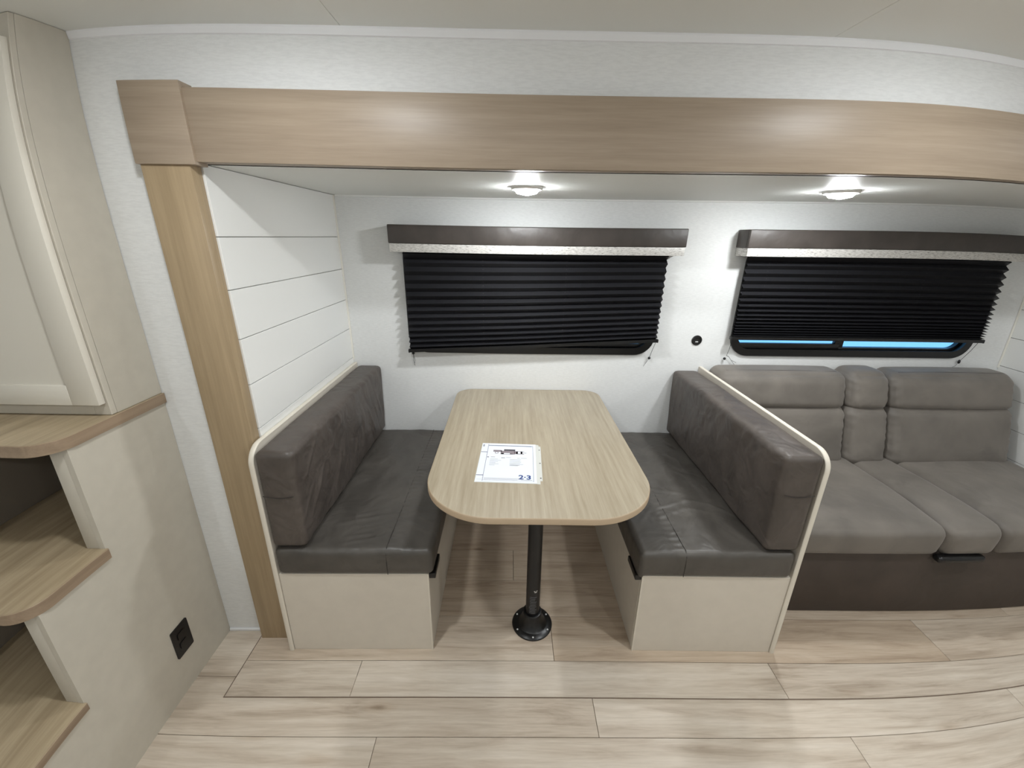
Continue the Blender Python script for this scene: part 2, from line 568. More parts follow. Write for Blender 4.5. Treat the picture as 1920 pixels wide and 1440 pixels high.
MSEAL = plain('rubber_floor_seal', (122, 106, 92), 0.8)
bx('edge_seal', (-1.0930, XR, -1.1434, -1.1412, 0.0002, 0.0024), MSEAL, sf)
bx('edge_seal', (-1.0924, -1.0912, -1.1410, -0.885, 0.0002, 0.0022), MSEAL, sf)

# ------------------------------------------------------------------ ceilings
ce = holder('ceiling', (0.6, -2.1, ZC), 'off-white panelled ceiling of the main room')
xs = [X0, -0.533, 0.692, 1.917, 3.142, X1]
for a, b_ in zip(xs, xs[1:]):
    bx('panel', (a + 0.0004, b_ - 0.0004, Y0, YW + 0.03, ZC, ZC + 0.02), MCEIL, ce, bev=0.0008, seg=1)
bx('backing', (X0 - 0.1, X1 + 0.1, Y0 - 0.1, YW + 0.1, ZC + 0.0205, ZC + 0.06), MOUT, ce)
struct(bx('ceiling_slideout', (XL - 0.05, XR + 0.05, -0.895, 0.04, ZS, ZS + 0.04), MCEIL), 'low off-white ceiling of the slide-out holding the puck lights')

# ------------------------------------------------------------------ walls
W1 = (-0.640, 0.668, 0.948, 1.53)      # window outlines x0 x1 z0 z1
W2 = (1.072, 2.362, 0.950, 1.53)
HI = 0.03
b = B()
xsplit = [XL - 0.06, W1[0] + HI, W1[1] - HI, W2[0] + HI, W2[1] - HI, XR + 0.06]
zlo, zhi = W1[2] + HI, W1[3] - HI
for i in range(5):
    if i in (1, 3):
        box(b, xsplit[i], xsplit[i + 1], 0, 0.04, -0.06, zlo)
        box(b, xsplit[i], xsplit[i + 1], 0, 0.04, zhi, ZS + 0.04)
    else:
        box(b, xsplit[i], xsplit[i + 1], 0, 0.04, -0.06, ZS + 0.04)
struct(obj('wall_back', b, MW), 'white textured rear wall of the slide-out with two windows')
b = B()
box(b, X0, XL - 0.014, YW, YW + 0.03, 0.004, ZC)
box(b, XL - 0.014, XR + 0.014, YW, YW + 0.03, ZS, ZC)
box(b, XR + 0.014, X1, YW, YW + 0.03, 0.004, ZC)
struct(obj('wall_main', b, MW), 'white textured main wall around the slide-out opening')
struct(bx('wall_front', (X0, X1, Y0 - 0.04, Y0, -0.06, ZC + 0.02), MW), 'white wall opposite the dinette')
struct(bx('wall_end_left', (X0 - 0.04, X0, Y0 - 0.04, YW + 0.05, -0.06, ZC + 0.02), MW), 'white end wall behind the stairs')
struct(bx('wall_end_right', (X1, X1 + 0.04, Y0 - 0.04, YW + 0.05, -0.06, ZC + 0.02), MW), 'white end wall past the sofa')
# shiplap side walls
SH = [FZ, 0.157, 0.308, 0.459, 0.610, 0.761, 0.9123, 1.0687, 1.2192, 1.3704, 1.5212, ZS - 0.0005]
for nm, x, sgn, lab in (('wall_left', XL, -1, 'white shiplap side wall of the slide-out behind the left bench'), ('wall_right', XR, 1, 'white shiplap side wall of the slide-out beside the sofa')):
    h = holder(nm, (x, -0.44, 0), lab)
    bx('backing', (min(x + sgn * 0.008, x + sgn * 0.05), max(x + sgn * 0.008, x + sgn * 0.05), YW + 0.003, 0.0, -0.06, ZS + 0.04), MGAP, h)
    for z0, z1 in zip(SH, SH[1:]):
        bx('shiplap_board', (min(x, x + sgn * 0.008), max(x, x + sgn * 0.008), YW + 0.003, -0.001, z0 + 0.0012, z1 - 0.0012), MSHIP, h, bev=0.0008, seg=1)

# ------------------------------------------------------------------ trims
struct(bx('trim_1', (-0.938, 2.66, -0.919, YW + 0.002, 1.7065, 1.8735), MTRIM, bev=0.002), 'long oak header board over the slide-out opening')
struct(bx('trim_2', (-1.089, -0.932, -0.927, YW + 0.002, 1.699, 1.887), MTRIM, bev=0.002), 'square oak corner block where header and left post meet')
struct(bx('trim_3', (-1.083, -0.9525, -0.919, YW + 0.002, FZ, 1.700), MTRIMV, bev=0.0025), 'vertical oak post on the left of the slide-out')
struct(bx('trim_4', (2.60, 2.735, -0.919, YW + 0.002, FZ, 1.700), MTRIMV, bev=0.0025), 'vertical oak post on the right of the slide-out')
b = B(); prism(b, [(YW, ZC), (YW - 0.009, ZC), (YW - 0.009, ZC - 0.004), (YW - 0.004, ZC - 0.017), (YW, ZC - 0.0185)], 'X', XS + 0.001, X1)
struct(obj('trim_5', b, MCOVE), 'glossy white cove strip where main wall meets ceiling')
struct(bx('baseboard_left', (XS + 0.001, -1.084, YW - 0.006, YW, 0.001, 0.012), MCOVE, bev=0.001, seg=1), 'thin white strip at the foot of the wall beside the stairs')
for i, (x, s) in enumerate(((XL, 1), (XR, -1))):
    b = B(); prism(b, [(x, -0.001), (x + s * 0.007, -0.001), (x + s * 0.006, -0.005), (x, -0.007)], 'Z', 0.9, ZS - 0.001)
    struct(obj('trim_%d' % (6 + i), b, MCORN), 'thin cream corner moulding %s' % ('beside the left shiplap wall' if i == 0 else 'beside the right shiplap wall'))
b = B(); prism(b, [(-0.001, ZS), (-0.001, ZS - 0.007), (-0.006, ZS - 0.006), (-0.009, ZS)], 'X', XL + 0.01, XR - 0.01)
struct(obj('trim_8', b, MCEIL), 'thin strip where slide-out ceiling meets rear wall')

# ------------------------------------------------------------------ windows
def window(n, W, mull, low, low2):
    x0, x1, z0, z1 = W
    h = holder('window_%d' % n, ((x0 + x1) / 2, 0, z0), 'black framed %s' % ('window behind the blind above the table' if n == 1 else 'window behind the blind above the sofa'))
    b = B()
    ring(b, rrect(x0, x1, z0, z1, 0.10, 10), rrect(x0 + 0.034, x1 - 0.034, z0 + 0.036, z1 - 0.036, 0.072, 10), 'Y', -0.012, 0.036)
    obj('frame', b, MFRAME, h, smooth=True, angle=30)
    b = B()
    ring(b, rrect(x0 + 0.033, x1 - 0.033, z0 + 0.035, z1 - 0.035, 0.074, 10), rrect(x0 + 0.046, x1 - 0.046, z0 + 0.048, z1 - 0.048, 0.062, 10), 'Y', 0.012, 0.034)
    obj('inner_frame', b, MFRAME, h, smooth=True, angle=30)
    bx('mullion', (mull - 0.023, mull + 0.023, 0.008, 0.030, z0 + 0.036, z1 - 0.036), MFRAME, h, bev=0.003)
    bx('sash_rail', (x0 + 0.04, mull, 0.006, 0.028, z0 + 0.036, z0 + low), MFRAME, h, bev=0.003)
    bx('sash_rail', (mull, x1 - 0.04, 0.006, 0.028, z0 + 0.036, z0 + low2), MFRAME, h, bev=0.003)
    bx('pane', (x0 + 0.02, mull, 0.018, 0.022, z0 + 0.02, z1 - 0.02), MGLASS, h)
    bx('pane', (mull, x1 - 0.02, 0.024, 0.028, z0 + 0.02, z1 - 0.02), MGLASS, h)
window(1, W1, 0.10, 0.085, 0.058)
window(2, W2, 1.663, 0.066, 0.0475)

# ------------------------------------------------------------------ puck lights
def puck(x, y, z, mat, label, group, deep=True):
    t = thing('puck_light', (x, y, z - 0.0285), label, 'ceiling light', group)
    b = B(); lathe(b, x, y, [(0.0505, z - 0.002), (0.0505, z - 0.009), (0.053, z - 0.0105), (0.057, z - 0.008), (0.059, z - 0.0005), (0.0505, z - 0.0005)], 32)
    obj('rim', b, MRIM, t, smooth=True)
    d = (0.0285, 0.0215) if deep else (0.0195, 0.0165)      # domed lens in the slide-out, nearly flat ones in the main ceiling
    b = B(); lathe(b, x, y, [(0.0, z - d[0]), (0.036, z - d[1]), (0.050, z - 0.004)], 12)
    obj('lens', b, mat, t, smooth=True, angle=180)
puck(-0.050, -0.490, ZS, MLAMPS, 'lit round puck light in the slide-out ceiling above the table', 'puck lights in the slide-out')
puck(1.103, -0.482, ZS, MLAMPS, 'lit round puck light in the slide-out ceiling above the sofa', 'puck lights in the slide-out')
RL = [(-0.63, -1.44, 'left of centre nearest the stairs'), (0.92, -1.44, 'right of centre over the aisle'), (2.45, -1.44, 'far right past the sofa')]
for x, y, lab in RL:
    puck(x, y, ZC, MLAMPR, 'round puck light in the main ceiling, ' + lab, 'puck lights in the main ceiling', False)
for x, lab in ((-1.55, 'at the stairs end'), (-0.25, 'left of the viewer'), (1.05, 'right of the viewer'), (2.35, 'at the sofa end')):  # unseen row added to fill the surfaces facing the viewer
    puck(x, -2.75, ZC, MLAMPB, 'unseen fill puck added behind the viewer, ' + lab, 'added fill pucks behind the viewer', False)

# ------------------------------------------------------------------ stair cabinet on the left
st = thing('storage_stairs', (-1.447, -1.25, 0), 'greige bunk stairs with oak treads and open cubbies on the left', 'stairs')
XC0 = -1.662
YF = [-1.200, -1.400, -1.600]
prof = [(-0.880, 0.0), (-0.880, 1.008), (YF[0], 1.008), (YF[0], 0.663), (YF[1], 0.663), (YF[1], 0.327), (YF[2], 0.327), (YF[2], 0.0)]
b = B(); prism(b, prof, 'X', XS - 0.016, XS)
obj('side_panel', b, MGREIGE, st)
b = B(); prism(b, prof, 'X', XC0, XC0 + 0.016)
obj('side_panel', b, MGREIGE, st)
for yf, z0, z1 in ((YF[0], 0.694, 1.008), (YF[1], 0.350, 0.663), (YF[2], 0.0, 0.327)):
    bx('stile', (XS - 0.052, XS - 0.0162, yf, yf + 0.018, z0, z1), MGREIGE, st, bev=0.0015)
    bx('stile', (XC0 + 0.0162, XC0 + 0.052, yf, yf + 0.018, z0, z1), MGREIGE, st, bev=0.0015)
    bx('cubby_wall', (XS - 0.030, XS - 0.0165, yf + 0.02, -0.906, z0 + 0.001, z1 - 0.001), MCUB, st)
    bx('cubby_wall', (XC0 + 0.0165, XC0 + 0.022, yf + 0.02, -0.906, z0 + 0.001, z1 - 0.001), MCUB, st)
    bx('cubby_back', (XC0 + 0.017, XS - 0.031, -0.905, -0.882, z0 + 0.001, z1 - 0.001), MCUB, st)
XE = XS + 0.007
def tread(yfront, yback_nose, yback, z0, z1, name):
    # nosing overhangs the side panel in front of the riser, the shelf carries on inside
    r = 0.075
    pts = [(XC0 - 0.0, yback)]
    pts += [(XS - 0.017, yback), (XS - 0.017, yback_nose), (XE, yback_nose)]
    pts += [(XE - r + r * math.cos(a), yfront + r - r * math.sin(a)) for a in [math.radians(90 * k / 12) for k in range(13)]]
    pts += [(XC0, yfront)]
    b = B(); prism(b, pts, 'Z', z0 + 0.0006, z1)
    t = obj(name, b, MTREAD, st)
    # edge banding follows the nose
    e = [(XE + 0.0006, yback_nose)] + [(XE - r + (r + 0.0006) * math.cos(a), yfront + r - (r + 0.0006) * math.sin(a)) for a in [math.radians(90 * k / 16) for k in range(17)]] + [(XC0, yfront - 0.0006)]
    i_ = [(XE - 0.002, yback_nose)] + [(XE - r + (r - 0.002) * math.cos(a), yfront + r - (r - 0.002) * math.sin(a)) for a in [math.radians(90 * k / 16) for k in range(17)]] + [(XC0, yfront + 0.002)]
    b = B()
    n = len(e)
    zz0, zz1 = z0, z1 - 0.0015
    V = [[b.verts.new((p[0], p[1], z)) for p in o] for o, z in ((e, zz0), (e, zz1), (i_, z1 + 0.0004), (i_, zz0))]
    for q in range(n - 1):
        b.faces.new((V[0][q], V[0][q + 1], V[1][q + 1], V[1][q]))
        b.faces.new((V[1][q], V[1][q + 1], V[2][q + 1], V[2][q]))
        b.faces.new((V[3][q], V[3][q + 1], V[0][q + 1], V[0][q]))
    obj('edge_band', b, MTREADE, t, smooth=True, angle=40)
tread(-1.248, -0.881, -0.881, 1.008, 1.040, 'counter_top')
tread(-1.436, YF[0] + 0.002, -0.895, 0.663, 0.694, 'tread')
tread(-1.640, YF[1] + 0.002, -0.895, 0.327, 0.350, 'tread')

uc = thing('wall_cabinet', (-1.447, -0.97, 1.041), 'tall greige cabinet with shaker door standing on the stairs counter', 'cabinet')
bx('body', (XC0, XS, -1.040, -0.881, 1.041, ZC - 0.001), MGREIGE, uc)
for nm, d in (('face_stile', (XS - 0.045, XS, -1.058, -1.0405, 1.041, ZC - 0.001)), ('face_stile', (XC0, XC0 + 0.045, -1.058, -1.0405, 1.041, ZC - 0.001)),
              ('face_rail', (XC0 + 0.0452, XS - 0.0452, -1.058, -1.0405, 1.041, 1.075)), ('face_rail', (XC0 + 0.0452, XS - 0.0452, -1.058, -1.0405, 1.965, ZC - 0.001))):
    bx(nm, d, MGREIGE, uc, bev=0.001, seg=1)
dx0, dx1, dz0, dz1 = XC0 + 0.005, XS - 0.005, 1.077, 1.958
dr = bx('door', (dx0 + 0.07, dx1 - 0.07, -1.070, -1.059, dz0 + 0.055, dz1 - 0.055), MDOOR, uc)
for nm, d in (('stile', (dx1 - 0.074, dx1, -1.079, -1.059, dz0, dz1)), ('stile', (dx0, dx0 + 0.074, -1.079, -1.059, dz0, dz1)),
              ('rail', (dx0 + 0.0742, dx1 - 0.0742, -1.079, -1.059, dz0, dz0 + 0.058)), ('rail', (dx0 + 0.0742, dx1 - 0.0742, -1.079, -1.059, dz1 - 0.058, dz1))):
    bx(nm, d, MDOOR, dr, bev=0.0018)

ot = thing('wall_outlet', (XS, -1.0805, 0.145), 'black duplex power outlet low on the stair side panel', 'outlet')
b = B(); prism(b, rrect(-1.1155, -1.0455, 0.1455, 0.2615, 0.004, 4), 'X', XS + 0.0003, XS + 0.005)
obj('cover_plate', b, MBLACK, ot)
for zc in (0.184, 0.223):
    b = B(); prism(b, rrect(-1.097, -1.064, zc - 0.014, zc + 0.014, 0.008, 5), 'X', XS + 0.0051, XS + 0.0075)
    obj('socket', b, MFRAME, ot)
b = B(); ball(b, (XS + 0.0056, -1.0805, 0.2035), 0.003, (0.4, 1, 1)); obj('screw', b, MBLACK, ot, smooth=True)

# ------------------------------------------------------------------ dinette benches
def bench(s, label_side):
    """s = -1 left bench, +1 right bench"""
    inner = 0.3915 * s          # aisle side of the base
    pin, pout = (0.9300 * s, 0.9465 * s) if s < 0 else (0.9335 * s, 0.9500 * s)
    t = thing('dinette_bench', (0.67 * s, -0.48, FZ), label_side, 'bench', 'dinette benches')
    YB = -0.968
    r = 0.062
    arc = [(YB + r - r * math.sin(a), 0.882 - r + r * math.cos(a)) for a in [math.radians(90 * k / 12) for k in range(13)]]
    prof = [(-0.002, FZ), (-0.002, 0.882)] + arc + [(YB, FZ)]
    b = B(); prism(b, prof, 'X', min(pin, pout), max(pin, pout))
    ep = obj('end_panel', b, MBENCH, t)
    # rounded cream moulding along top, curve and front edge
    path = [(-0.003, 0.882)] + arc + [(YB, 0.45), (YB, FZ + 0.0005)]
    b = B()
    xa, xb = min(pin, pout) - 0.0006, max(pin, pout) + 0.0006
    sec = []
    for k in range(7):
        a = math.pi * k / 6
        sec.append(((xa + xb) / 2 - math.cos(a) * (xb - xa) / 2, math.sin(a) * 0.0035 + 0.0008))
    rowsv = []
    for i, p in enumerate(path):
        p0 = Vector(path[max(0, i - 1)]); p1 = Vector(path[min(len(path) - 1, i + 1)])
        d = (p1 - p0).normalized(); nrm = Vector((d.y, -d.x))
        if nrm.dot(Vector((-0.45 - p[0], 0.4 - p[1]))) > 0: nrm = -nrm
        rowsv.append([b.verts.new((sx, p[0] + nrm.x * so, p[1] + nrm.y * so)) for sx, so in sec])
    for ra, rb in zip(rowsv, rowsv[1:]):
        for q in range(6): b.faces.new((ra[q], ra[q + 1], rb[q + 1], rb[q]))
    obj('edge_moulding', b, MCREAM, ep, smooth=True, angle=60)
    fx = (min(pin, inner), max(pin, inner))
    bx('front_panel', (fx[0] + 0.0005, fx[1] - 0.0005, -0.965, -0.950, FZ, 0.3755), MBENCH, t, bev=0.001, seg=1)
    bx('aisle_panel', (min(inner, inner + 0.015 * s), max(inner, inner + 0.015 * s), -0.9495, -0.002, FZ, 0.3755), MBENCH, t, bev=0.001, seg=1)
    bx('corner_trim', (min(inner - 0.0012 * s, inner + 0.004 * s), max(inner - 0.0012 * s, inner + 0.004 * s), -0.9665, -0.9615, FZ, 0.3755), MCREAM, t)
    bx('seat_board', (fx[0] + 0.001, fx[1] - 0.001, -0.949, -0.002, 0.360, 0.3752), MBENCH, t)
    lx = inner - 0.001 * s
    bx('ledge_bracket', (min(lx, lx - 0.024 * s), max(lx, lx - 0.024 * s), -0.962, -0.862, 0.352, 0.3755), MBLACK, t, bev=0.003)
    return t
bench(-1, 'greige dinette bench base with cream edged end panel against the shiplap wall')
bench(1, 'greige dinette bench base with cream edged end panel next to the sofa')

def crease(p, q, a, b, width):
    """soft ridge along the segment a-b at the 2D point (p, q): 1 on the line, fading at both ends"""
    dx, dy = b[0] - a[0], b[1] - a[1]
    L2 = dx * dx + dy * dy
    t = ((p - a[0]) * dx + (q - a[1]) * dy) / L2
    d = ((p - a[0]) * dy - (q - a[1]) * dx) / math.sqrt(L2)
    if t < -0.15 or t > 1.15 or abs(d) > 4 * width: return 0.0
    return math.exp(-(d / width) ** 2) * max(0.0, math.sin(math.pi * (t + 0.15) / 1.3))
SEAT_FOLDS = {-1: [((-0.744, -0.831), (-0.54, -0.769), 4.5), ((-0.70, -0.905), (-0.604, -0.887), 3), ((-0.702, -0.938), (-0.56, -0.904), 3), ((-0.459, -0.782), (-0.394, -0.824), 3.5),
                   ((-0.52, -0.812), (-0.384, -0.881), 4.5), ((-0.761, -0.388), (-0.631, -0.445), 2), ((-0.777, -0.492), (-0.652, -0.505), 2), ((-0.73, -0.80), (-0.60, -0.745), 2), ((-0.62, -0.70), (-0.53, -0.66), 2)],
              1: [((0.498, -0.578), (0.70, -0.632), 2.5), ((0.495, -0.729), (0.653, -0.664), 4), ((0.640, -0.664), (0.744, -0.687), 4), ((0.730, -0.683), (0.825, -0.765), 4), ((0.502, -0.773), (0.643, -0.715), 3), ((0.63, -0.716), (0.738, -0.747), 3),
                  ((0.42, -0.80), (0.50, -0.70), 2.5), ((0.40, -0.60), (0.47, -0.52), 2)]}
BACK_FOLDS = {-1: [((-0.265, 0.73), (-0.192, 0.57), 4), ((-0.197, 0.76), (-0.103, 0.56), 4.5), ((-0.616, 0.69), (-0.711, 0.56), 4.5), ((-0.761, 0.72), (-0.907, 0.58), 4.5), ((-0.348, 0.71), (-0.312, 0.55), 3.5), ((-0.857, 0.70), (-0.955, 0.61), 4),
                   ((-0.15, 0.77), (-0.05, 0.58), 4), ((-0.42, 0.70), (-0.47, 0.56), 3), ((-0.55, 0.75), (-0.63, 0.60), 3), ((-0.80, 0.84), (-0.92, 0.74), 3.5), ((-0.24, 0.60), (-0.20, 0.53), 3)],
              1: [((-0.10, 0.80), (-0.08, 0.66), 3), ((-0.16, 0.79), (-0.14, 0.64), 3), ((-0.22, 0.77), (-0.20, 0.62), 3), ((-0.30, 0.74), (-0.27, 0.60), 2.5), ((-0.75, 0.78), (-0.86, 0.68), 3), ((-0.60, 0.70), (-0.66, 0.56), 2.5), ((-0.40, 0.78), (-0.44, 0.66), 2)]}
def seat_cushion(s, label):
    x0, x1 = sorted((0.926 * s, 0.372 * s))
    sag = 0.006 if s < 0 else 0.012
    def fn(p):
        q = Vector(p)
        e = (abs(q.x) - 0.372) / 0.554          # 0 at aisle, 1 at back
        f = max(0.0, min(1.0, (q.z - 0.377) / 0.11))
        wr = noise.noise((q.x * 9 + 3 * s, q.y * 6, 2.0 + s)) * 0.0035 + noise.noise((q.x * 24, q.y * 15 + 5 * s, 7.0)) * 0.0014
        q.z += f * (wr - (0.010 if s < 0 else 0.028) * max(0, 0.45 - e) ** 1.6 * (0.6 + 0.8 * max(0, -q.y - 0.4)))
        if s > 0 and f < 0.5:
            q.z -= 0.016 * max(0, 0.10 - e) / 0.10 * (1 - f) if e < 0.035 else 0
        if f > 0.3:
            for A_, B_, amp in SEAT_FOLDS[s]: q.z += f * amp * 0.001 * crease(q.x, q.y, A_, B_, 0.0085)
            # puckers along the welt seam
            q.z += f * 0.0012 * math.sin(q.y * 210) * math.exp(-((abs(q.x) - 0.52) / 0.02) ** 2)
        return q
    b = B(); pillow(b, x0, x1, -0.973, -0.004, 0.3765, 0.487, 0.020, (0.002, 0.003, 0.004), (96, 170, 8), fn)
    t = obj('seat_cushion', b, MLEA, None, smooth=True, angle=180)
    tag(t, label, 'cushion', 'bench seat cushions')
    # welt seam along the seat and down the front
    xs_ = 0.535 * s
    def top(y):
        e = Vector(fn((xs_, y, 0.4895))); return (xs_, y, e.z + 0.0002)
    pts = [(xs_, -0.974, 0.382), (xs_, -0.9765, 0.43), (xs_, -0.9735, 0.470)] + [top(-0.958 + 0.94 * k / 40) for k in range(41)]
    b = B(); tube(b, pts, 0.0013, 6); obj('seam', b, MSEAM, t, smooth=True)
    return t
seat_cushion(-1, 'dark brown leather seat cushion on the left dinette bench')
seat_cushion(1, 'dark brown leather seat cushion on the right dinette bench')

def back_cushion(s, label):
    x0, x1 = sorted((0.926 * s, (0.806 if s < 0 else 0.800) * s))
    zt = 0.872 if s < 0 else 0.878
    def fn(p):
        q = Vector(p)
        f = max(0.0, min(1.0, (0.93 - abs(q.x)) / 0.12))   # 0 at panel, 1 at front face
        w = noise.noise((q.y * 7 + 11 * s, q.z * 7, 3.3)) * 0.005 + noise.noise((q.y * 26 + q.z * 10, q.z * 5 - q.y * 4, 9.1 + s)) * 0.0030 * (0.6 if s > 0 else 1)
        # slanting gathers
        g = 0.0
        g *= max(0, 1 - abs((q.y + 0.35) / 0.34)) * max(0, 1 - abs((q.z - 0.68) / 0.18))
        for A_, B_, amp in BACK_FOLDS[s]: g += amp * 0.001 * crease(q.y, q.z, A_, B_, 0.0085)
        q.x -= s * f * (w + g)
        t_ = (q.z - 0.49) / 0.38
        q.x -= s * f * (0.010 * t_ - 0.004) * (1.0 if s > 0 else 0.4)
        q.z += 0.004 * noise.noise((q.y * 5, s * 3.0, 1.0)) * (1 if t_ > 0.5 else 0)
        if s > 0: q.z += -0.014 * max(0, (q.y + 0.97)) * (1 if t_ > 0.5 else t_ * 2)
        return q
    b = B(); pillow(b, x0, x1, -0.972, -0.004, 0.4975, zt, 0.020, (0.004, 0.003, 0.003), (8, 170, 64), fn)
    t = obj('back_cushion', b, MLEA2, None, smooth=True, angle=180)
    tag(t, label, 'cushion', 'bench back cushions')
    zz = 0.712 if s < 0 else 0.735
    pts = []
    for k in range(9):
        x = (0.918 - 0.100 * k / 8) * s
        pts.append((x, -0.9765, zz - 0.008 * math.sin(math.pi * k / 8)))
    b = B(); tube(b, pts, 0.0012, 6); obj('seam', b, MSEAM, t, smooth=True)
    return t
back_cushion(-1, 'dark brown leather back cushion leaning on the left bench end panel')
back_cushion(1, 'dark brown leather back cushion on the right bench, its back to the sofa')

# ------------------------------------------------------------------ table
tb = thing('dinette_table', (0.0, -0.85, FZ), 'oak dinette table with rounded corners on a black pedestal', 'table')
TOP = 0.740
o_top = rrect(-0.3865, 0.3865, -1.119, -0.012, (0.235, 0.235, 0.085, 0.085), 16)
b = B(); prism(b, o_top, 'Z', TOP - 0.022, TOP)
tt = obj('tabletop', b, MTABLE, tb)
o_e = rrect(-0.3883, 0.3883, -1.1208, -0.0102, (0.2368, 0.2368, 0.0868, 0.0868), 16)
b = B()
prof_e = [(0.0, TOP - 0.0225), (1.0, TOP - 0.021), (1.0, TOP - 0.003), (0.55, TOP - 0.0004), (0.0, TOP + 0.0003)]
def lerp2(a, c, t): return (a[0] + (c[0] - a[0]) * t, a[1] + (c[1] - a[1]) * t)
o_in = rrect(-0.3850, 0.3850, -1.1175, -0.0135, (0.2335, 0.2335, 0.0835, 0.0835), 16)
VR = [[b.verts.new(lerp2(p, q, t) + (z,)) for p, q in zip(o_in, o_e)] for t, z in prof_e]
for ra, rb in zip(VR, VR[1:]):
    for i in range(len(ra)):
        j = (i + 1) % len(ra); b.faces.new((ra[i], ra[j], rb[j], rb[i]))
obj('edge_band', b, MTABEDGE, tt, smooth=True, angle=40)
PX, PY = 0.004, -0.848
b = B(); lathe(b, PX, PY, [(0.0, FZ + 0.055), (0.0285, FZ + 0.055), (0.0285, TOP - 0.024), (0.0, TOP - 0.024)], 32)
po = obj('pole', b, MPOLE, tb, smooth=True)
b = B(); lathe(b, PX, PY, [(0.0, FZ), (0.083, FZ), (0.0835, FZ + 0.003), (0.081, FZ + 0.0065), (0.062, FZ + 0.0085), (0.056, FZ + 0.012), (0.044, FZ + 0.040), (0.0385, FZ + 0.056), (0.0385, FZ + 0.070), (0.0365, FZ + 0.072), (0.0287, FZ + 0.072)], 48)
fg = obj('base_flange', b, MBLACK, tb, smooth=True, angle=50)
for k in range(6):
    a = math.radians(-90 + 60 * k)
    b = B(); ball(b, (PX + 0.0715 * math.cos(a), PY + 0.0715 * math.sin(a), FZ + 0.0078), 0.0038, (1, 1, 0.6)); obj('screw', b, MSCREW, fg, smooth=True)
b = B(); lathe(b, PX, PY, [(0.0, TOP - 0.0228), (0.075, TOP - 0.0228), (0.075, TOP - 0.028), (0.040, TOP - 0.034), (0.0335, TOP - 0.06), (0.0287, TOP - 0.06)], 40)
obj('top_socket', b, MBLACK, tb, smooth=True, angle=50)
# printed maker's label wrapped on the pole (unreadably small lines)
b = B()
random.seed(3)
def wrap(z, h, a0, a1, R=0.0288):
    n = 6
    lo = [(PX + R * math.sin(math.radians(a0 + (a1 - a0) * k / n)), PY - R * math.cos(math.radians(a0 + (a1 - a0) * k / n))) for k in range(n + 1)]
    for p, q in zip(lo, lo[1:]):
        b.faces.new([b.verts.new(v) for v in ((p[0], p[1], z), (q[0], q[1], z), (q[0], q[1], z + h), (p[0], p[1], z + h))])
for i in range(11):
    wrap(FZ + 0.085 + i * 0.0082, 0.0022, -34 + random.uniform(-2, 8), 30 - random.uniform(0, 20))
obj('label_print', b, MLABEL, po)['kind'] = 'stuff'
b = B(); wrap(FZ + 0.192, 0.004, 6, 26); wrap(FZ + 0.1985, 0.003, 0, 12); wrap(FZ + 0.1985, 0.003, 18, 32)
obj('label_mark', b, MWHITE, po)['kind'] = 'stuff'

# ------------------------------------------------------------------ information sheet on the table
sh = thing('information_sheet', (-0.108, -0.793, TOP), 'white printed floor plan sheet in a clear sleeve on the table', 'paper')
ang = math.radians(-2.4)
CX, CY = -0.108, -0.793
def sp(u, v, z):      # sheet coordinates in metres from its centre
    return (CX + u * math.cos(ang) - v * math.sin(ang), CY + u * math.sin(ang) + v * math.cos(ang), z)
ZP = TOP + 0.0006
def sheet_patch(bm, u0, u1, v0, v1, z, th=0.0):
    p = [sp(u0, v0, z), sp(u1, v0, z), sp(u1, v1, z), sp(u0, v1, z)]
    if th:
        lo = [bm.verts.new((a[0], a[1], a[2] - th)) for a in p]; hi = [bm.verts.new(a) for a in p]
        bm.faces.new(lo); bm.faces.new(hi)
        for i in range(4): bm.faces.new((lo[i], lo[(i + 1) % 4], hi[(i + 1) % 4], hi[i]))
    else:
        bm.faces.new([bm.verts.new(a) for a in p])
HW, HH = 0.108, 0.1385
b = B(); sheet_patch(b, -HW, HW, -HH, HH, ZP + 0.0006, 0.0006); pp = obj('sheet', b, MPAPER, sh)
b = B(); sheet_patch(b, -HW - 0.002, HW + 0.003, -HH - 0.003, HH + 0.001, ZP, 0.0004)
sheet_patch(b, HW + 0.003, HW + 0.0125, -HH - 0.004, HH - 0.002, ZP, 0.0004)
sheet_patch(b, HW + 0.0125, HW + 0.0205, -HH + 0.016, HH - 0.014, ZP, 0.0004)
sl = obj('sleeve', b, MSLEEVE, sh)
b = B()
for v in (0.095, -0.005, -0.105):
    c = sp(HW + 0.0145, v, ZP + 0.0002)
    ring_ = [b.verts.new((c[0] + 0.0032 * math.cos(t), c[1] + 0.0032 * math.sin(t), c[2])) for t in [2 * math.pi * k / 12 for k in range(12)]]
    b.faces.new(ring_)
obj('punch_holes', b, MINKD, sl)
ZI = ZP + 0.0008
def ink(name, mat, rects):
    b = B()
    for r in rects: sheet_patch(b, *r, ZI)
    return obj(name, b, mat, pp)
ink('border_rules', MINKN, [(-0.0815, 0.094, 0.1185, 0.1225), (-0.108, -0.0835, 0.0655, 0.0690), (-0.108, -0.083, -0.0985, -0.0950), (-0.0835, -0.0822, -0.134, 0.131), (0.0965, 0.0976, -0.131, 0.126), (-0.0815, 0.0965, -0.1285, -0.1278)])
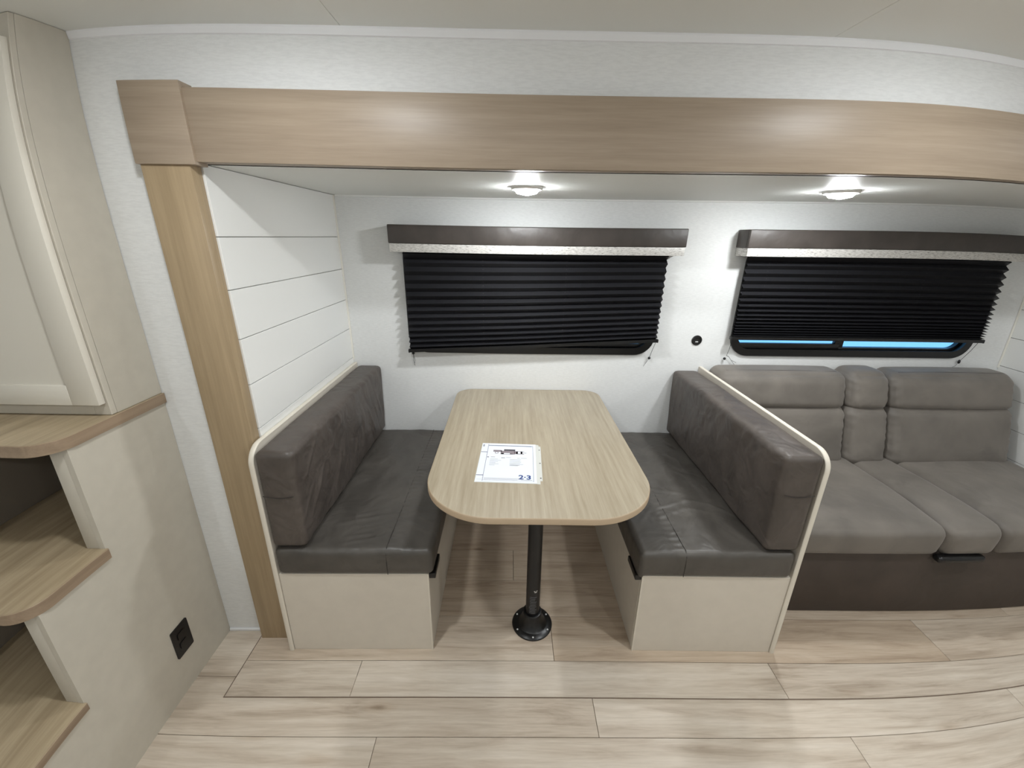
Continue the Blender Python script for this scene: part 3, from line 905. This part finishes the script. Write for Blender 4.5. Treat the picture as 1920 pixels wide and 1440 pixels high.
# floor plan drawing: grey hull, dark slide-out, white rooms, wheel arch and hitch
ink('plan_hull', MINKM, [(-0.060, -0.026, 0.070, 0.085), (-0.030, 0.026, 0.052, 0.079), (0.024, 0.062, 0.056, 0.078)])
ink('plan_slide', MINKD, [(-0.018, 0.027, 0.0795, 0.0915), (-0.028, -0.018, 0.053, 0.061), (0.031, 0.038, 0.058, 0.076), (0.049, 0.0555, 0.058, 0.077), (0.004, 0.017, 0.0545, 0.058), (0.0665, 0.0705, 0.064, 0.068)])
b = B()
for r in ((-0.017, 0.006, 0.0545, 0.062), (0.0375, 0.0485, 0.060, 0.0745), (0.056, 0.0605, 0.060, 0.075)): sheet_patch(b, *r, ZI + 0.0001)
obj('plan_rooms', b, MPAPER, pp)
b = B()
c = sp(-0.046, 0.0635, ZI + 0.00005)
n = 20
oo = [b.verts.new((c[0] + 0.0075 * math.cos(2 * math.pi * k / n), c[1] + 0.0085 * math.sin(2 * math.pi * k / n), c[2])) for k in range(n)]
ii = [b.verts.new((c[0] + 0.005 * math.cos(2 * math.pi * k / n), c[1] + 0.0055 * math.sin(2 * math.pi * k / n), c[2])) for k in range(n)]
for k in range(n): b.faces.new((oo[k], oo[(k + 1) % n], ii[(k + 1) % n], ii[k]))
obj('plan_hitch', b, MINKM, pp)
rows_ = []
random.seed(11)
for i, v in enumerate((0.0135, 0.005, -0.004, -0.0125, -0.021, -0.030)):
    rows_ += [(-0.068, -0.068 + random.uniform(0.018, 0.045), v, v + 0.0018)]
    rows_ += [(0.008, 0.008 + random.uniform(0.02, 0.06), v, v + 0.0018)]
rows_ += [(-0.079, 0.055, -0.115, -0.1138), (-0.079, 0.055, -0.1195, -0.1183), (-0.079, 0.04, -0.124, -0.1228), (0.052, 0.092, -0.1225, -0.120), (-0.1045, -0.0985, 0.110, 0.128), (-0.1035, -0.086, -0.1245, -0.1235)]
ink('text_lines', MINKG, rows_)
ink('icon_marks', MINKD, [(-0.0805, -0.0735, 0.0265, 0.031), (-0.066, -0.050, 0.0285, 0.0305), (-0.0255, -0.011, 0.0238, 0.0268), (-0.007, 0.012, 0.0278, 0.0292), (0.036, 0.046, 0.024, 0.0252), (0.050, 0.073, 0.0258, 0.027), (0.010, 0.046, -0.0265, -0.0250)])
cu = bpy.data.curves.new('logo_text', 'FONT')
cu.body = '2\u00b73'
cu.size = 0.036; cu.align_x = 'CENTER'; cu.offset = 0.0011
cu.materials.append(MINKB)
tmp = bpy.data.objects.new('logo_text_source', cu); COL.objects.link(tmp)
bpy.context.view_layer.update()
me = bpy.data.meshes.new_from_object(tmp.evaluated_get(bpy.context.evaluated_depsgraph_get()))
bpy.data.objects.remove(tmp); bpy.data.curves.remove(cu)
lo = bpy.data.objects.new('logo_text', me); COL.objects.link(lo)
lo.parent = pp
lo.location = Vector(sp(0.0665, -0.1165, ZI + 0.0001)) - Vector(pp['_at'])
lo.rotation_euler = (0, 0, ang)
lo.scale = (1.0, 1.0, 1)
for c_ in list(pp.children) + list(sl.children): c_['kind'] = 'stuff'

# ------------------------------------------------------------------ window valances and blinds
def valance(x0, x1, label):
    t = thing('window_valance', ((x0 + x1) / 2, -0.055, 1.46), label, 'valance', 'window valances')
    z0, z1 = 1.500, 1.582
    b = B(); box(b, x0, x1, -0.110, -0.096, z0, z1, bev=0.0045, seg=3); f = obj('front_board', b, MVAL, t, smooth=True)
    for a in (x0, x1 - 0.014):
        b = B(); box(b, a, a + 0.014, -0.0955, -0.001, z0, z1, bev=0.004, seg=3); obj('side_board', b, MVAL, t, smooth=True)
    bx('top_board', (x0 + 0.0145, x1 - 0.0145, -0.0955, -0.001, z1 - 0.016, z1 - 0.002), MVAL, t)
    zb0, zb1 = 1.462, 1.4995
    i = 0.004
    bx('weave_strip', (x0 + i, x1 - i, -0.107, -0.098, zb0, zb1), MWEAVE, t, bev=0.0015)
    for a in (x0 + i, x1 - i - 0.009):
        bx('weave_return', (a, a + 0.009, -0.0978, -0.001, zb0, zb1), MWEAVE, t, bev=0.0015)
valance(-0.678, 0.721, 'dark brown padded valance with silver strip above the table window')
valance(1.007, 2.424, 'dark brown padded valance with silver strip above the sofa window')

def blind(xl, xr, ztop, zl, zr, spac, label, yc, cords):
    t = thing('pleated_blind', ((xl + xr) / 2, yc, min(zl, zr)), label, 'blind', 'pleated window blinds')
    n = len(spac)
    tot = sum(spac)
    # zigzag: half pleats of constant cloth length
    half = 0.0285
    pts = [(0.0, 0.0)]        # (fraction down, y offset)
    acc = 0.0
    for i, s in enumerate(spac):
        acc += s / 2
        sl_ = s / tot * (ztop - (zl + zr) / 2) / 2
        d = math.sqrt(max(half ** 2 - sl_ ** 2, 0.004 ** 2))
        pts.append((acc / tot, -d))
        acc += s / 2
        pts.append((acc / tot, 0.0))
    b = B()
    NX = 24
    rowsv = []
    for f, dy in pts:
        row = []
        for k in range(NX + 1):
            u = k / NX
            x = xl + (xr - xl) * u
            zb = zl + (zr - zl) * u
            z = ztop + (zb - ztop) * f
            row.append((x, yc + 0.011 + dy, z))
        rowsv.append(row)
    th = 0.0006
    F = [[b.verts.new(p) for p in r] for r in rowsv]
    for ra, rb in zip(F, F[1:]):
        for k in range(NX): b.faces.new((ra[k], ra[k + 1], rb[k + 1], rb[k]))
    o = obj('pleated_fabric', b, MBLIND, t)
    sm = o.modifiers.new('thickness', 'SOLIDIFY'); sm.thickness = th
    # rails
    b = B()
    for (za, zb_, hgt) in ((zl, zr, 0.016),):
        pr = [(-0.013, 0.001), (0.0135, 0.001), (0.0135, -hgt), (-0.013, -hgt)]
        A = [b.verts.new((xl - 0.004, yc + p[0], za + p[1])) for p in pr]
        C = [b.verts.new((xr + 0.004, yc + p[0], zb_ + p[1])) for p in pr]
        b.faces.new(A); b.faces.new(C)
        for k in range(4): b.faces.new((A[k], A[(k + 1) % 4], C[(k + 1) % 4], C[k]))
    bmesh.ops.bevel(b, geom=list(b.edges), offset=0.0025, segments=2, affect='EDGES')
    rl = obj('bottom_rail', b, MBLACK, t, smooth=True)
    for x, z in ((xl - 0.004, zl), (xr + 0.004, zr)):
        b = B(); box(b, x - 0.004, x + 0.004, yc - 0.0145, yc + 0.0105, z - 0.0175, z + 0.001, bev=0.003); obj('end_cap', b, MBLACK, rl, smooth=True)
    bx('head_rail', (xl, xr, yc - 0.012, yc + 0.012, ztop, ztop + 0.025), MBLACK, t, bev=0.003)
    for c in cords:
        b = B(); tube(b, c['line'], 0.0011, 6); cd = obj('cord', b, MCORD, t, smooth=True)
        b = B(); ball(b, c['bead'], 0.0075, c.get('sq', (1, 0.8, 1))); obj('bead', b, MBLACK, cd, smooth=True)
        for e in c['ends']:
            b = B(); tube(b, e, 0.0008, 5); obj('frayed_end', b, MCORD, cd, smooth=True)
    # lift cord holes: tiny pale grommet dots on the pleats
    b = B()
    for fx in c_frac:
        x = xl + (xr - xl) * fx
        for i in range(0, len(pts) - 1):
            (f0, d0), (f1, d1) = pts[i], pts[i + 1]
            zb = zl + (zr - zl) * fx
            fm = f0 * 0.55 + f1 * 0.45; dm = d0 * 0.55 + d1 * 0.45
            z = ztop + (zb - ztop) * fm
            nrm = Vector((0, (f1 - f0) * (zb - ztop), -(d1 - d0))).normalized()
            if nrm.y > 0: nrm = -nrm
            c0 = Vector((x, yc + 0.011 + dm, z)) + nrm * 0.0008
            tdir = Vector((0, -nrm.z, nrm.y))
            b.faces.new([b.verts.new(c0 + Vector((1, 0, 0)) * 0.0016 * math.cos(a) + tdir * 0.0012 * math.sin(a)) for a in [math.pi * 2 * q / 6 for q in range(6)]])
    obj('cord_holes', b, MINKM, t)['kind'] = 'stuff'
c_frac = (0.30, 0.62)
YBL = -0.050
blind(-0.628, 0.664, 1.4745, 0.976, 1.046, [42, 42, 42, 41, 40, 39, 37, 36, 35, 34, 32, 30, 28, 27], 'black pleated blind hanging crooked over the table window', YBL,
      [dict(line=[(-0.622, -0.050, 0.962), (-0.622, -0.030, 0.952), (-0.622, -0.014, 0.946)], bead=(-0.622, -0.016, 0.944), ends=[[(-0.622, -0.014, 0.938), (-0.624, -0.010, 0.90), (-0.619, -0.010, 0.872)], [(-0.622, -0.014, 0.938), (-0.617, -0.010, 0.905), (-0.622, -0.010, 0.878)]]),
       dict(line=[(0.664, -0.050, 1.030), (0.660, -0.025, 0.98), (0.655, -0.012, 0.936)], bead=(0.654, -0.012, 0.932), ends=[[(0.652, -0.012, 0.926), (0.640, -0.012, 0.905), (0.628, -0.012, 0.884)]])])
c_frac = (0.085, 0.345, 0.685)
blind(1.052, 2.356, 1.4745, 1.064, 1.064, [38, 38, 37, 36, 35, 32, 29, 26, 24, 22, 19, 17, 15, 14, 13, 12, 12], 'black pleated blind over the sofa window, raised a little', YBL,
      [dict(line=[(1.056, -0.050, 1.050), (1.064, -0.030, 1.0), (1.064, -0.014, 0.950)], bead=(1.056, -0.014, 0.934), ends=[[(1.064, -0.014, 0.950), (1.074, -0.014, 0.948), (1.094, -0.012, 0.925), (1.124, -0.012, 0.911)], [(1.064, -0.014, 0.950), (1.078, -0.014, 0.944), (1.098, -0.012, 0.920), (1.118, -0.012, 0.898)]]),
       dict(line=[(2.345, -0.050, 1.048), (2.345, -0.030, 1.0), (2.328, -0.012, 0.940)], bead=(2.323, -0.012, 0.932), sq=(0.9, 0.8, 1.5), ends=[[(2.318, -0.012, 0.922), (2.311, -0.012, 0.908), (2.288, -0.012, 0.897)]])])

# ------------------------------------------------------------------ round charging socket on the wall
us = thing('charging_socket', (0.897, 0, 1.03), 'round black charging socket on the wall between the windows', 'socket')
def disc_y(bm, cx, cz, prof, n=32):
    rows = []
    for r, y in prof:
        rows.append([bm.verts.new((cx + r * math.cos(2 * math.pi * k / n), y, cz + r * math.sin(2 * math.pi * k / n))) for k in range(n)] if r > 1e-6 else [bm.verts.new((cx, y, cz))])
    for a, c in zip(rows, rows[1:]):
        for k in range(n):
            j = (k + 1) % n
            if len(c) == 1: bm.faces.new((a[k], a[j], c[0]))
            else: bm.faces.new((a[k], a[j], c[j], c[k]))
b = B(); disc_y(b, 0.897, 1.03, [(0.027, -0.0005), (0.027, -0.004), (0.025, -0.006), (0.019, -0.0065), (0.018, -0.003), (0.0, -0.003)]); obj('bezel', b, MBLACK, us, smooth=True)
bx('port', (0.890, 0.904, -0.0052, -0.0032, 1.031, 1.036), MFRAME, us)
bx('port', (0.890, 0.904, -0.0052, -0.0032, 1.020, 1.025), MWHITE, us)

# ------------------------------------------------------------------ sofa
so = thing('sofa', (1.74, -0.42, FZ), 'grey brown suede sofa with three section back under the right window', 'sofa')
SX0, SX1 = 0.962, 2.535
backs = [(0.966, 1.628), (1.628, 1.846), (1.846, 2.512)]
def recline(p):
    q = Vector(p)
    q.y += (q.z - 0.47) * 0.27
    return q
for i, (a, b_) in enumerate(backs):
    wide = b_ - a > 0.4
    def f_up(p, a=a, b_=b_):
        q = recline(p)
        e = min(p[0] - a, b_ - p[0])
        fr = max(0, min(1, (-(p[1]) - 0.17) / 0.10))
        q.y += fr * (0.0035 * noise.noise((p[0] * 9, p[2] * 8, 4.0)) + 0.0035 * math.sin(p[2] * 150 + 4 * noise.noise((p[0] * 14, p[2] * 9, 1))) * math.exp(-(e / 0.035) ** 2))
        return q
    b = B(); pillow(b, a + 0.002, b_ - 0.002, -0.282, -0.115, 0.715, 0.905, 0.052, (0.002, 0.016, 0.006 if wide else 0.012), (40 if wide else 18, 14, 20), f_up)
    up_ = obj('headrest', b, MSUEDE, so, smooth=True, angle=180)
    b = B(); pillow(b, a + 0.003, b_ - 0.003, -0.288, -0.100, 0.440, 0.742, 0.048, (0.002, 0.014, 0.0), (40 if wide else 18, 12, 24), f_up)
    obj('back_cushion', b, MSUEDE, so, smooth=True, angle=180)
    # top seam set back from the front edge
    pts = [tuple(recline((a + 0.05 + (b_ - a - 0.10) * k / 24, -0.245, 0.9035 + (0.003 if wide else 0.004) * math.sin(math.pi * k / 24)))) for k in range(25)]
    b = B(); tube(b, pts, 0.0016, 6); obj('top_seam', b, MSEAM, up_, smooth=True)
b = B(); box(b, SX0 + 0.01, SX1 - 0.02, -0.095, -0.02, 0.10, 0.86, bev=0.02)
for v in b.verts: v.co.y += max(0, v.co.z - 0.47) * 0.10
obj('back_frame', b, MSUEDE, so, smooth=True)
seats = [(SX0 + 0.004, 1.668), (1.668, 1.893), (1.893, SX1)]
for i, (a, b_) in enumerate(seats):
    def f_s(p, a=a, b_=b_, i=i):
        q = Vector(p)
        f = max(0, min(1, (q.z - 0.36) / 0.1))
        q.z += f * (0.007 * noise.noise((q.x * 5, q.y * 5, 6.0)) - 0.010 * max(0, (-q.y - 0.62) / 0.18) ** 2)
        q.x += 0.035 * (-(q.y) - 0.30) * (1 if i == 1 and q.x > (a + b_) / 2 else 0) + 0.035 * (-(q.y) - 0.30) * (1 if i == 2 and q.x < (a + b_) / 2 else 0) * max(0, 1 - (q.x - a) / 0.2)
        q.y += -0.012 * f * math.sin(math.pi * max(0, min(1, (q.z - 0.32) / 0.15))) * max(0, (-q.y - 0.6) / 0.2)
        return q
    b = B(); pillow(b, a + 0.001, b_ - 0.001, -0.800, -0.17, 0.322, 0.476, 0.040, (0.0, 0.006, 0.007 if b_ - a > 0.4 else 0.004), (34 if b_ - a > 0.4 else 14, 34, 14), f_s)
    obj('seat_section', b, MSUEDE, so, smooth=True, angle=180)
b = B(); box(b, SX0 + 0.002, SX1, -0.776, -0.10, FZ, 0.335, bev=0.012)
obj('base', b, MSOFAB, so, smooth=True)
b = B(); pillow(b, 1.655, 1.862, -0.812, -0.7775, 0.303, 0.330, 0.010, (0, 0.003, 0.004), (16, 4, 8)); obj('dark_strip', b, MBLACK, so, smooth=True)  # flat dark shape under the front of the middle seat section

for o in bpy.data.objects:
    if '_at' in o: del o['_at']
